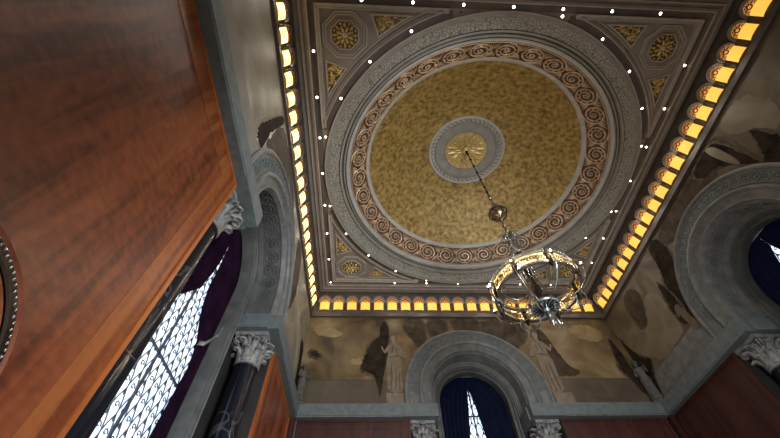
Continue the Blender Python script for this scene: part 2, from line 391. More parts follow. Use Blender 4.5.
# scroll work: 33 spirals joined by a running stem, lying on the sloped band
sd = Vector((2.915-3.325, .585-.20)); sl = sd.length; sd.normalize(); nd = Vector((-sd.y, sd.x))   # along slope; normal
if nd.y > 0: nd = -nd
def band_pt(ang, s, off):      # s along slope from mid, off towards the room
    r = 3.12+sd.x*s+nd.x*off; z = .3925+sd.y*s+nd.y*off
    return (r*math.cos(ang), K*r*math.sin(ang), z-.06)
mb = MB(); NS = 33
for k in range(NS):
    a0 = 2*PI*k/NS; hand = 1 if k % 2 else -1
    pts = []; rs = []
    for i in range(34):
        t = i/33; rad = .225*(1-t)**.8+.028; ph = hand*(t*2.5*2*PI)+(-PI/2 if hand > 0 else PI/2)
        pts.append(band_pt(a0+rad*math.cos(ph)*1.12/3.12, rad*math.sin(ph), .012)); rs.append(.022-.008*t)
    mb.tube(pts, rs, 5)
    for j in range(5):
        ph = 2*PI*j/5; p = band_pt(a0+.045*math.cos(ph)/3.12, .045*math.sin(ph), .02); mb.ball(p, .024, 6, 4)
    for j in range(9):    # lobed leaves unrolling along the outside of the scroll
        ph = 2*PI*j/9; q0 = (.15*math.cos(ph), .15*math.sin(ph)); q1 = (.205*math.cos(ph+.35*hand), .205*math.sin(ph+.35*hand))
        mb.tube([band_pt(a0+q0[0]*1.12/3.12, q0[1], .008), band_pt(a0+(q0[0]+q1[0])*.56/3.12, (q0[1]+q1[1])/2, .03), band_pt(a0+q1[0]*1.12/3.12, q1[1], .008)], [.006,.02,.006], 5)
    for j in range(5):    # leaves in the gaps between scrolls
        b0 = a0+PI/NS
        for sgn in (1,-1):
            u0 = (j-2)*.035
            mb.tube([band_pt(b0, sgn*.06, .01), band_pt(b0+u0*.4/3.12*2, sgn*.14, .02), band_pt(b0+u0*1.6/3.12, sgn*.235, .012)], [.012,.014,.004], 4)
# little beaded edges
for s_ in (-.262, .262):
    mb.tube([band_pt(2*PI*i/160, s_, .008) for i in range(160)], .012, 5, closed=True)
mb.build('scrollwork', M['scroll'], dome, 40)

med = thing('ceiling_medallion', 'round grey medallion with gilded rosette where the chandelier hangs', 'medallion', (0,0,zr(1.69)))
def mpart(name, prof, m): return MB().lathe([(r, z) for r, z in prof], 96, ky=K).build(name, m, med, 35)
mpart('outer_rim', [(1.13,.0),(1.12,-.05),(1.08,-.06),(1.05,-.04)], M['whitering'])
mpart('leaf_band', [(1.05,-.04),(.93,-.0)], M['greyring'])
mpart('inner_rim', [(.93,-.0),(.92,-.04),(.88,-.04),(.87,-.005),(.65,.03),(.64,.0),(.62,.0),(.61,.03)], M['greyring'])
mpart('gilded_disc', [(.61,.03),(.3,.07),(.001,.10)], M['relief'])
mb = MB()
for k in range(48):
    a = 2*PI*k/48; pts = [((1.045-.1*t)*math.cos(a+.09*t), K*(1.045-.1*t)*math.sin(a+.09*t), -.045+.03*t) for t in (0,.5,1)]
    mb.tube(pts, [.012,.028,.012], 5)
mb.build('leaf_ornament', M['whitering'], med, 40)
mb = MB()
for k in range(16):
    a = 2*PI*k/16
    for (r0, r1, wd) in ((.1,.3,.03),(.26,.55,.045)):
        aa = a+(PI/16 if r0 > .2 else 0)
        mb.tube([(r*math.cos(aa), K*r*math.sin(aa), .09-.09*r-.02) for r in (r0,(r0*.5+r1*.5),r1)], [.01,wd,.012], 6)
    mb.ball((.46*math.cos(a), K*.46*math.sin(a), .04), .035, 6, 4)
mb.lathe([(.1,.06),(.13,.02),(.09,-.03),(.03,-.05)], 20)
mb.build('gilded_leaves', M['relief'], med, 40)

# corner ornaments: octagon rosettes and gilded triangles
def octa(c, r, rot=PI/8): return [(c[0]+r*math.cos(rot+k*PI/4), c[1]+r*math.sin(rot+k*PI/4)) for k in range(8)]
def polyrib(mb, pts, wd, z0, z1):
    """closed rib of width wd along the inside of polygon pts (unit coordinates)"""
    n = len(pts); cx = sum(p[0] for p in pts)/n; cy = sum(p[1] for p in pts)/n
    inner = []
    for i in range(n):
        p = Vector(pts[i]); a = (Vector(pts[i])-Vector(pts[i-1])).normalized(); b = (Vector(pts[(i+1)%n])-Vector(pts[i])).normalized()
        na = Vector((-a.y,a.x)); nb = Vector((-b.y,b.x)); c = Vector((cx,cy))
        if na.dot(c-p) < 0: na = -na
        if nb.dot(c-p) < 0: nb = -nb
        m_ = na+nb; m_ = m_.normalized(); k_ = wd/max(.35, m_.dot(na)); q = p+m_*k_; inner.append((q.x,q.y))
    prof = lambda p, z: (p[0], p[1], z)
    rows = [[prof(p, z0) for p in pts], [prof(p, z1) for p in pts], [prof(p, z1) for p in inner], [prof(p, z0) for p in inner]]
    mb.grid(rows, close_v=True); return inner
names = {(-1,-1):'front left', (1,-1):'front right', (-1,1):'back left', (1,1):'back right'}
for (sx, sy), nm in names.items():
    c = (sx*3.34, sy*3.34)
    th = thing('ceiling_rosette', {(-1,-1):'gilded rosette in an octagon, ceiling corner above the wood-panelled left wall nearest the viewer',
        (1,-1):'gilded rosette in an octagon in the ceiling corner at upper right of the dome',
        (-1,1):'small gilded rosette in an octagon, ceiling corner over the left end of the back wall',
        (1,1):'gilded rosette in an octagon in the ceiling corner half hidden behind the chandelier'}[(sx,sy)],
        'rosette', (c[0], K*c[1], zr(.06)), 0, 'octagonal rosettes in the ceiling corners')
    def build(mb, name, m, sm=None):
        mb.v = [(x, y*K, z) for x, y, z in mb.v]; return mb.build(name, m, th, sm)
    mb = MB(); polyrib(mb, octa((0,0), .49), .028, 0, -.045); polyrib(mb, octa((0,0), .435), .024, 0, -.03)
    polyrib(mb, octa((0,0), .31), .022, 0, -.05); build(mb, 'octagon_frame', M['rib'])
    mb = MB(); mb.prism(octa((0,0), .285), 2, -.001, -.02); build(mb, 'gilded_ground', M['reliefbase'])
    mb = MB()
    for k in range(8):
        a = k*PI/4+PI/8
        mb.tube([(r*math.cos(a), r*math.sin(a), z) for r, z in ((.05,-.03),(.10,-.07),(.15,-.06),(.175,-.03))], [.015,.03,.026,.01], 6)
        mb.tube([(r*math.cos(a+PI/8), r*math.sin(a+PI/8), z) for r, z in ((.13,-.03),(.19,-.06),(.25,-.03))], [.012,.03,.012], 6)
        mb.ball((.235*math.cos(a), .235*math.sin(a), -.035), .024, 6, 4)
    build(mb, 'petals', M['relief'], 40)
    mb = MB(); mb.lathe([(.05,-.03),(.055,-.06),(.03,-.09),(.002,-.1)], 12); build(mb, 'boss', M['whitering'], 40)
    for swap in (0,1):
        # vertices in unit coords (towards the edge of the square, curved side follows the circle)
        def U(a, b): return (sx*a, sy*b) if not swap else (sx*b, sy*a)
        R4 = 4.24
        a1 = math.atan2(3.76, 1.96); a0 = math.atan2(3.30, 2.66)
        outer = [U(2.83,3.77)]+[U(R4*math.cos(a1+(a0-a1)*i/8), R4*math.sin(a1+(a0-a1)*i/8)) for i in range(9)]
        cx = sum(p[0] for p in outer)/10; cy = sum(p[1] for p in outer)/10
        t = thing('gilded_spandrel_panel', 'gilded triangular leaf panel on the %s wall side of the %s ceiling rosette' % (nm.split()[0] if not swap else nm.split()[1], nm),
                  'ceiling panel', (cx, K*cy, zr(.06)), 0, 'gilded triangles beside the corner rosettes')
        loc_ = [(p[0]-cx, p[1]-cy) for p in outer]
        mb = MB(); inn = polyrib(mb, loc_, .035, 0, -.04); mb.v = [(x,y*K,z) for x,y,z in mb.v]; mb.build('panel_frame', M['rib'], t)
        mb = MB(); mb.prism(inn, 2, -.001, -.015); mb.v = [(x,y*K,z) for x,y,z in mb.v]; mb.build('gilded_ground', M['reliefbase'], t)
        # leaf relief scattered inside
        mb = MB(); rnd = random.Random(5+swap)
        xs = [p[0] for p in inn]; ys = [p[1] for p in inn]; cnt = 0
        def inside(x, y):
            c_ = False; n_ = len(inn)
            for i in range(n_):
                x1, y1 = inn[i]; x2, y2 = inn[i-1]
                if (y1 > y) != (y2 > y) and x < (x2-x1)*(y-y1)/(y2-y1)+x1: c_ = not c_
            return c_
        while cnt < 34:
            x = rnd.uniform(min(xs), max(xs)); y = rnd.uniform(min(ys), max(ys))
            a = rnd.uniform(0, 2*PI); L_ = .06
            if inside(x, y) and inside(x+L_*math.cos(a), y+L_*math.sin(a)) and inside(x-L_*math.cos(a), y-L_*math.sin(a)):
                mb.tube([(x-L_*math.cos(a), y-L_*math.sin(a), -.015), (x+.02*math.sin(a), y-.02*math.cos(a), -.04), (x+L_*math.cos(a), y+L_*math.sin(a), -.015)], [.006,.016,.006], 5); cnt += 1
        mb.v = [(x,y*K,z) for x,y,z in mb.v]; mb.build('gilded_leaves', M['relief'], t, 40)

# ---------------- ceiling spotlights ----------------
proto = None
def spot(x, y, label, lit=True, group='small recessed spotlights in the ceiling', big=1.):
    global proto
    if proto is None:
        proto = {}
        for k_, mm in ((True, M['bulb']), (False, M['offlens'])):
            t = bpy.data.objects.new('ceiling_spotlight', None); t.empty_display_size = .05
            a = MB().lathe([(.022,.02),(.036,.0),(.036,-.02),(.028,-.022),(.022,-.005)], 14).build('rim', M['silver'] if k_ else M['rib'], t, 40)
            b = MB().lathe([(.001,-.018),(.015,-.014),(.022,.0)], 12).build('lens', mm, t, 60)
            proto[k_] = (t, [a, b])
    t0, parts = proto[lit]
    if not t0.users_collection: t = t0; COL.objects.link(t)
    else:
        t = t0.copy(); COL.objects.link(t)
        for p in parts:
            q = p.copy(); q.parent = t; COL.objects.link(q)
    t.location = (x, y, zr(.045)); tag(t, label, 'spotlight', group)
    if lit:
        l = bpy.data.lights.new('spot_beam', 'SPOT'); l.energy = P_SPOT; l.spot_size = math.radians(150); l.spot_blend = .6
        l.shadow_soft_size = .03; l.color = (1,.9,.76)
        o = bpy.data.objects.new('spot_beam', l); COL.objects.link(o); o.location = (x, y, zr(-.09))
for i in range(9):
    x = -4+i
    spot(x, -4*K, 'ceiling spotlight on the front edge of the square frame, %s from the left' % ORD[i], lit=(i != 8))
for i in range(9):
    x = -4+i
    spot(x, 4*K, 'ceiling spotlight on the back edge of the square frame, %s from the left' % ORD[i], lit=(i != 1))
for i in range(1,8):
    y = K*(-4+i)
    spot(-4, y, 'ceiling spotlight on the left edge of the square frame, %s from the front' % ORD[i-1])
    spot(4, y, 'ceiling spotlight on the right edge of the square frame, %s from the front' % ORD[i-1])
qn = {0:'back right', 1:'back left', 2:'front left', 3:'front right'}
# angles from the +x axis
for q in range(4):
    for j in range(5):
        a = q*PI/2+math.radians(14.8+(90-29.6)*j/4)
        side = 'from the side wall end' if q % 2 == 0 else 'from the middle of the room'
        spot(4.0*math.cos(a), K*4.0*math.sin(a), 'ceiling spotlight on the circle round the dome, %s going anticlockwise in the %s quarter' % (ORD[j], qn[q]),
             lit=not (q == 2 and j == 4), group='small spotlights on the circle round the dome')

# ---------------- cornice, ledge ----------------
def hsweep(prof, name, m, sides=('left','back','right','front')):
    """profile (offset from wall towards the room, z) swept round the room"""
    mb = MB(); rows = []
    for cx, cy in ((1,1),(-1,1),(-1,-1),(1,-1)):
        rows.append([(cx*(WX-d), cy*(WY-d), zr(z)) for d, z in prof])
    mb.grid(rows, close_u=True); return struct(mb.build(name, m))
hsweep([(0,-.64),(.035,-.645),(.06,-.67),(.045,-.70),(.04,-.80),(.07,-.81),(.07,-.86),(0,-.87)], 'trim_6', M['cornice'])
hsweep([(-.0,-.66),(.01,-.66),(.15,-.23),(.20,-.10),(.20,.05)], 'trim_7', M['cornice'])

def ledge(side, sgn):
    loc, rz = SIDES[side]; hw = halfw(side)-.001
    prof = [(.0,LT),(-.195,LT),(-.20,LT-.012),(-.20,LB+.03),(-.185,LB+.02),(-.18,LB),(0,LB)]
    mb = MB(); rows = []
    # from the room corner (mitred) to the arch, then turning into the reveal
    P1 = [(sgn*(hw+d), d, zr(z)) for d, z in prof]
    P2 = [(sgn*1.5, d, zr(z)) for d, z in prof]
    mb.grid([P1, P2])
    mb.box(min(sgn*1.06,sgn*1.9), max(sgn*1.06,sgn*1.9), .0, .598, zr(LB), zr(LT))
    mb.box(min(sgn*1.10,sgn*1.9), max(sgn*1.10,sgn*1.9), -.198, .0, zr(LB)+.001, zr(LT)-.001)
    return mb.build('stone_ledge', M['ledge'], loc=loc, rotz=rz)
lab = {('left',-1):'grey-green stone ledge above the big mahogany panel at upper left',
 ('left',1):'stone ledge from the left arch towards the far left room corner',
 ('back',-1):'grey stone ledge under the mural left of the back arch',
 ('back',1):'grey stone ledge under the mural right of the back arch',
 ('right',-1):'grey stone ledge under the right wall mural, from the far corner to the arch',
 ('right',1):'stone ledge on the right wall between its arch and the viewer',
 ('front',-1):'stone ledge on the front wall over the right of the invented doorway',
 ('front',1):'stone ledge on the front wall over the left of the invented doorway'}
for (s_, g_), L_ in lab.items(): tag(ledge(s_, g_), L_, 'ledge', 'stone ledges round the room')

# ---------------- arches ----------------
def arch_sweep(prof, n=48, zleg=None, a_lo=0.):
    """profile of (r, depth) swept along legs + semicircle, local wall coords"""
    rows = []; zl = zr(zleg if zleg is not None else LT+.002)
    rows.append([(-r, d, zl) for r, d in prof])
    for i in range(n+1):
        a = PI-PI*i/n; rows.append([(r*math.cos(a), d, zr(ZC)+r*math.sin(a)) for r, d in prof])
    rows.append([(r, d, zl) for r, d in prof])
    return MB().grid(rows)
ARCHL = {'back':'grey carved stone arch around the window in the middle of the back wall', 'left':'grey carved stone arch with coffered underside on the left wall',
         'right':'big grey carved stone arch at the right edge of the picture', 'front':'stone arch over the invented doorway in the front wall'}
for side in SIDES:
    loc, rz = SIDES[side]
    t = thing('stone_arch', ARCHL[side], 'arch', (loc[0],loc[1],zr(LT)), rz, 'stone arches, one in each wall')
    def ap(mb, name, m, sm=35):
        mb.v = [(x,y,z-zr(LT)) for x,y,z in mb.v]; return mb.build(name, m, t, sm)
    ap(arch_sweep([(1.86,.01),(1.86,-.05),(1.82,-.075),(1.78,-.06),(1.77,-.03)]), 'outer_moulding', M['stone'])
    ap(arch_sweep([(1.77,-.03),(1.48,-.03)]), 'carved_band', M['stone'])
    mb = MB(); nb = 27
    for k in range(nb):
        a = PI*(k+.5)/nb; c = (1.625*math.cos(a), 1.625*math.sin(a)); rr = .074
        mb.tube([(c[0]+rr*math.cos(p), -.034, zr(ZC)+c[1]+rr*math.sin(p)) for p in [2*PI*i/12 for i in range(12)]], .014, 5, closed=True)
        mb.ball((c[0], -.035, zr(ZC)+c[1]), .03, 6, 4)
    mb.tube([(-1.52,-.035,zr(LT+.02))]+[(1.52*math.cos(PI-PI*i/40), -.035, zr(ZC)+1.52*math.sin(PI-PI*i/40)) for i in range(41)]+[(1.52,-.035,zr(LT+.02))], .013, 5)
    mb.tube([(-1.73,-.035,zr(LT+.02))]+[(1.73*math.cos(PI-PI*i/40), -.035, zr(ZC)+1.73*math.sin(PI-PI*i/40)) for i in range(41)]+[(1.73,-.035,zr(LT+.02))], .013, 5)
    ap(mb, 'rosette_chain', M['ledge'], 40)
    ap(arch_sweep([(1.48,-.03),(1.47,-.08),(1.43,-.09),(1.40,-.07),(1.385,-.03),(1.36,-.02),(1.25,-.012),(1.24,-.03),(1.20,-.03),(1.18,.02),(1.17,.05)]), 'inner_fascia', M['stone'])
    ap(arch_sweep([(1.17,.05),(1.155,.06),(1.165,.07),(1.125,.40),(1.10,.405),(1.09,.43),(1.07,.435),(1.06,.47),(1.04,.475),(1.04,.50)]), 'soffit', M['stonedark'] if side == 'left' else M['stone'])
    if side in ('left','right'):
        mb = MB(); nb = 13
        for k in range(nb):
            a = PI*(k+.5)/nb
            def sp(u, d, off=0.):
                aa = a+u/1.13; r_ = 1.145-.12*d-off
                return (r_*math.cos(aa), .235+d, zr(ZC)+r_*math.sin(aa))
            mb.tube([sp(.115*math.cos(p), .125*math.sin(p)) for p in [2*PI*i/16 for i in range(16)]], .017, 5, closed=True)
            for j in range(6): mb.ball(sp(.055*math.cos(2*PI*j/6), .055*math.sin(2*PI*j/6)), .028, 6, 4)
            mb.ball(sp(0,0), .02, 6, 4)
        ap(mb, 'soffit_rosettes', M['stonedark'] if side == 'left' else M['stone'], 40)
    if side != 'front':
        ap(arch_sweep([(1.04,.50),(1.03,.52),(.99,.52),(.98,.57),(.95,.57),(.94,.55),(.90,.55),(.90,.76)], zleg=-9.6), 'window_surround', M['surround'])

# ---------------- tall windows with leaded glass ----------------
def make_window(side, idx, cm):
    loc, rz = SIDES[side]
    t = bpy.data.objects.new('window_%d' % idx, None); COL.objects.link(t); t.location = (loc[0],loc[1],0); t.rotation_euler = (0,0,rz); struct(t)
    R, zc, sill = .90, zr(ZC), 1.6
    arc = [(R*math.cos(PI*i/32), zc+R*math.sin(PI*i/32)) for i in range(33)]
    pts = [(R, sill)]+arc+[(-R, sill)]
    MB().prism(pts, 1, .90, .91).build('glass', M['glass'], t)
    # leading: rows of overlapping pointed scales with a little curl in each
    mb = MB(); cw, ch = .165, .25; y = .893
    nr = int((zc+R-sill)/ch)
    for j in range(nr):
        for i in range(-7, 8):
            cx = (i+(.5 if j % 2 else 0))*cw; z0_ = sill+j*ch
            if math.hypot(cx, max(0, z0_+ch-zc)) > R-.06 or abs(cx) > R-.05: continue
            for sg in (1,-1):
                mb.tube([(cx+sg*cw/2, y, z0_), (cx+sg*cw*.5, y, z0_+ch*.45), (cx+sg*cw*.33, y, z0_+ch*.85), (cx, y, z0_+ch*1.3)], .0105, 4, cap=False)
            q = [(cx+.045*(1-k/9)*math.cos(k*.8), y, z0_+ch*.55+.045*(1-k/9)*math.sin(k*.8)) for k in range(9)]
            mb.tube(q, .008, 4, cap=False)
    mb.build('lead_tracery', M['lead'], t)
    mb = MB(); mb.box(-.018,.018,.87,.895,sill,zc+R-.02)
    for z_ in (2.1, 3.3, 4.50, 6.3): mb.box(-.88,.88,.87,.892,z_-.016,z_+.016)
    mb.box(-.92,.92,.74,.92,sill-.1,sill)
    mb.build('glazing_bars', M['lead'], t)
    return t
make_window('left', 1, None); make_window('back', 2, None); make_window('right', 3, None)

# light shield: solid sides between surround and glass
for side in ('left','back','right'):
    loc, rz = SIDES[side]
    mb = arch_sweep([(.93,.74),(.93,.93)], zleg=-Z0+.0)
    struct(mb.build('wall_%s_reveal' % side, M['black_wood'], loc=loc, rotz=rz))

# curtains: for every window a left and a right drape, tied back at the sides
def drape(side, sgn, label, m, edge, tie=None, y=.80):
    """edge: (u, z) points of the inner edge from the meeting point at the top down to the hem"""
    loc, rz = SIDES[side]
    t = thing('curtain', label, 'curtain', (loc[0],loc[1],0), rz, 'dark velvet curtains in the tall windows')
    zt = ZC+.9; ax, az = edge[0]; rows = []
    def inner(zz):
        if zz >= az: return ax
        for (u0,z0),(u1,z1) in zip(edge, edge[1:]):
            if z1 <= zz <= z0: return u0+(u1-u0)*(z0-zz)/(z0-z1)
        return edge[-1][0]
    zs = [zt-.003-(zt-az)*k/10 for k in range(10)]+[az-(az-edge[-1][1])*(k/70)**1.4 for k in range(71)]
    for zz in zs:
        inn = inner(zz); out = sgn*math.sqrt(max(.0, .925**2-max(0, zz-ZC)**2)); w_ = abs(out-inn)
        if sgn*out < sgn*inn: inn = out
        rows.append([(inn+(out-inn)*k/39, y+.03*math.sin(k/39*2*PI*7+.5*math.sin(zz*2))*min(1, .25+w_), zr(zz)) for k in range(40)])
    o = MB().grid(rows).build('drape', m, t, 60)
    if tie:
        u_, z_ = tie; z_ = zr(z_)
        pts = [(sgn*.93, .66, z_+.62), (sgn*(u_+.22), .70, z_+.32), (sgn*(u_+.10), .715, z_+.13), (sgn*u_, .73, z_), (sgn*(u_-.05), .80, z_-.02)]
        rows2 = [[(p[0], p[1]-.003, p[2]-.045), (p[0], p[1]-.02, p[2]), (p[0], p[1]-.003, p[2]+.03)] for p in pts]
        o2 = MB().grid(rows2).build('tieback', M['capital'], t, 60)
        s2 = o2.modifiers.new('thickness', 'SOLIDIFY'); s2.thickness = .01
drape('left', -1, 'purple curtain on the near side of the leaded left window', M['curtain'], [(.09,-2.64),(.08,-3.26),(.03,-3.63),(-.06,-4.04),(-.34,-4.44),(-.52,-4.62),(-.66,-5.0),(-.66,-8.0)], (.60,-4.62))
drape('left', 1, 'purple curtain with a pale tieback on the far side of the left window', M['curtain'], [(.09,-2.64),(.14,-3.29),(.15,-3.8),(.24,-4.07),(.37,-4.31),(.60,-4.55),(.69,-4.9),(.60,-5.9),(.60,-8.0)], (.66,-4.52))
drape('back', -1, 'dark curtain with painted-in blue light on the left side of the back arch window', M['curtain_bluelit'], [(-.03,-2.59),(-.11,-3.2),(-.22,-3.9),(-.4,-5.2),(-.6,-6.6),(-.6,-8.0)])
drape('back', 1, 'dark curtain with painted-in blue light on the right side of the back arch window', M['curtain_bluelit'], [(-.03,-2.59),(.06,-2.95),(.12,-3.47),(.17,-3.9),(.4,-5.2),(.6,-6.6),(.6,-8.0)])
drape('right', -1, 'dark curtain with painted-in blue light on the far side of the right wall window', M['curtain_bluelit'], [(-.04,-2.6),(-.12,-2.72),(-.24,-3.0),(-.4,-3.6),(-.6,-4.6),(-.6,-8.0)])
drape('right', 1, 'dark curtain with painted-in blue light on the near side of the right wall window', M['curtain_bluelit'], [(-.04,-2.6),(.0,-2.8),(.1,-3.4),(.4,-4.6),(.5,-8.0)])

# ---------------- marble columns ----------------
def make_column():
    t = thing('marble_column', 'x', 'column')
    zn = zr(-4.42); zt = zr(LB)
    s = MB(); prof = [(.30,0),(.30,.15),(.27,.2),(.29,.26),(.25,.34),(.225,.38)]
    for i in range(9): prof.append((.215-.03*(i/8)**1.6, .4+(zn-.04-.4)*i/8))
    prof += [(.20,zn-.035),(.205,zn-.015),(.185,zn)]
    s.lathe(prof, 32); s.build('shaft', M['marble'], t, 35)
    cap = MB().lathe([(.185,zn),(.21,zn+.01),(.215,zn+.03),(.19,zn+.045),(.185,zn+.2),(.20,zn+.36),(.25,zn+.45),(.27,zn+.47)], 28).build('capital', M['capital'], t, 35)
    mb = MB()
    for tier, (n, z0_, h, out, off) in enumerate(((8,.03,.23,.13,0),(8,.12,.28,.18,PI/8),(8,.24,.22,.16,0))):
        for k in range(n):
            a = off+2*PI*k/n; rows = []
            for i in range(8):
                f = i/7; r = .195+.015*f+out*(f**2.2); z = zn+z0_+h*(math.sin(f*PI*.62)/math.sin(PI*.5))
                wd = (.075+.02*math.sin(f*PI*3))*(1-.55*f**3); row = []
                for j in range(5):
                    g = (j-2)/2; rr = r-.02*abs(g)**1.5+.012*(1-abs(g))
                    row.append((rr*math.cos(a)-wd*g*math.sin(a), rr*math.sin(a)+wd*g*math.cos(a), z+.012*math.cos(g*PI*2)))
                rows.append(row)
            mb.grid(rows)
    o = mb.build('acanthus_leaves', M['capital'], cap, 50); so = o.modifiers.new('thickness','SOLIDIFY'); so.thickness = .012
    mb = MB()
    for k in range(4):
        a = PI/4+k*PI/2
        for sg in (1,-1):
            pts = []; 
            for i in range(22):
                f = i/21; th = f*3.4*PI; rr = .062*(1-f)+.008
                cr = .315+rr*math.cos(PI/2-th); cz = zn+.41+rr*math.sin(PI/2-th)
                pts.append((cr*math.cos(a)-sg*.022*math.sin(a), cr*math.sin(a)+sg*.022*math.cos(a), cz))
            st = [(.19*math.cos(a)-sg*.05*math.sin(a), .19*math.sin(a)+sg*.05*math.cos(a), zn+.25), (.23*math.cos(a)-sg*.03*math.sin(a), .23*math.sin(a)+sg*.03*math.cos(a), zn+.42)]
            mb.tube(st+pts, .014, 6)
    mb.build('volutes', M['capital'], cap, 50)
    mb = MB(); pts = []
    for k in range(4):
        for i in range(8):
            a = -PI/4+k*PI/2+(PI/2)*i/8; f = abs(i-4)/4; r = .28+.12*f**2
            pts.append((r*math.cos(a)*1.0, r*math.sin(a)))
    mb.prism(pts, 2, zn+.48, zt-.001); mb.build('abacus', M['capital'], cap, 30)
    return t
col0 = make_column()
CL = {('left',-1):'black marble column between the big mahogany panel and the leaded window', ('left',1):'black marble column with white veins on the far side of the left window',
 ('back',-1):'marble column with leafy capital at the left of the back window', ('back',1):'marble column with leafy capital at the right of the back window',
 ('right',-1):'marble column whose leafy capital shows at the lower right picture edge', ('right',1):'marble column on the near side of the right window'}
first = True
for (side, sg), L_ in CL.items():
    c = col0 if first else dup(col0); first = False
    loc, rz = SIDES[side]; v = Matrix.Rotation(rz, 3, 'Z') @ Vector((sg*1.47, .27, 0))
    c.location = (loc[0]+v.x, loc[1]+v.y, 0); c.rotation_euler = (0,0,rz); tag(c, L_, 'column', 'marble columns beside the windows')

# ---------------- wood panels ----------------
def panel(side, x0, x1, label, m=M['wood'], mb_=M['woodborder'], me_=M['woodedge'], z1=LB, bw=.26):
    loc, rz = SIDES[side]; v = Matrix.Rotation(rz, 3, 'Z') @ Vector(((x0+x1)/2, 0, 0)); hw = (x1-x0)/2
    t = thing('wood_wall_panel', label, 'wall panel', (loc[0]+v.x, loc[1]+v.y, 0), rz, 'wood panels below the stone ledge')
    zt = zr(z1)-.002
    MB().box(-hw+bw+.05, hw-bw-.05, -.03, -.005, .25+bw, zt-bw-.05).build('veneer_field', m, t)
    mb = MB(); a, b, z0_, z1_ = -hw+.05, hw-.05, .25, zt-.05
    for q in (((a,z0_),(b,z0_),(b-bw,z0_+bw),(a+bw,z0_+bw)), ((b,z0_),(b,z1_),(b-bw,z1_-bw),(b-bw,z0_+bw)), ((a,z1_),(b,z1_),(b-bw,z1_-bw),(a+bw,z1_-bw)), ((a,z0_),(a,z1_),(a+bw,z1_-bw),(a+bw,z0_+bw))):
        mb.prism(q, 1, -.034, -.004)
    mb.build('crossbanded_border', mb_, t)
    mb = MB(); mb.box(-hw,-hw+.05,-.05,0,0,zt); mb.box(hw-.05,hw,-.05,0,0,zt); mb.box(-hw+.05,hw-.05,-.05,0,zt-.05,zt); mb.box(-hw+.05,hw-.05,-.05,0,.0,.25)
    mb.build('edge_moulding', me_, t)
    return t
panel('left', -WY+.05, -1.77, 'large mahogany veneer panel filling the upper left of the picture')
panel('left', 1.77, WY-.2, 'narrow-looking mahogany panel beyond the far column of the left window', bw=.15)
R3 = (M['wood_shaded'],)*3
panel('back', -WX+.2, -1.77, 'shade-darkened red wood panel under the ledge left of the back arch', *R3, bw=.15)
panel('back', 1.77, WX-.2, 'shade-darkened red wood panel under the ledge right of the back arch', *R3, bw=.15)
panel('right', -WY+.2, -1.77, 'shade-darkened red wood panel at the lower right, between room corner and arch', *R3, bw=.15)
panel('right', 1.77, WY-.05, 'shade-darkened red wood panel on the right wall nearest the viewer', *R3, bw=.15)
panel('front', 1.77, WX-.2, 'dark wood panel on the front wall left of the invented doorway', *R3, bw=.15)
panel('front', -WX+.2, -1.77, 'dark wood panel on the front wall right of the invented doorway', *R3, bw=.15)
for sx in (-1,1):      # corner posts
    o = MB().box(-.07,.07,-.07,.07,0,zr(LB)-.002).build('corner_post', M['wood_shaded'], loc=(sx*(WX-.09), WY-.09, 0), rotz=0)
    tag(o, 'dark wood post in the %s back corner under the ledge' % ('left' if sx < 0 else 'right'), 'post')

# round plaque on the big panel
t = thing('round_wall_plaque', 'round wooden wall plaque with a beaded dark ring at the left picture edge', 'plaque', (-WX+.035,-3.05,zr(-7.26)), PI/2)
def lp(prof, n=64):
    mb = MB().lathe(prof, n); mb.v = [(x, -z, y) for x, y, z in mb.v]; return mb
lp([(.001,.03),(.50,.03),(.53,.03),(.558,.045),(.565,.03)]).build('disc', M['woodborder'], t, 35)
lp([(.565,.0),(.565,.05),(.575,.06),(.612,.06),(.622,.05),(.63,.0)]).build('dark_ring', M['darkmetal'], t, 35)
lp([(.63,.0),(.63,.04),(.65,.05),(.67,.03),(.67,.0)]).build('outer_ring', M['wood'], t, 35)
mb = MB()
for k in range(120):
    a = 2*PI*k/120; mb.ball(((.595+.006*(k%2))*math.cos(a), 0, (.595+.006*(k%2))*math.sin(a)), .011, 6, 4)
mb.v = [(x, y-.062, z) for x, y, z in mb.v]
mb.build('beads', M['silver'], t, 60)

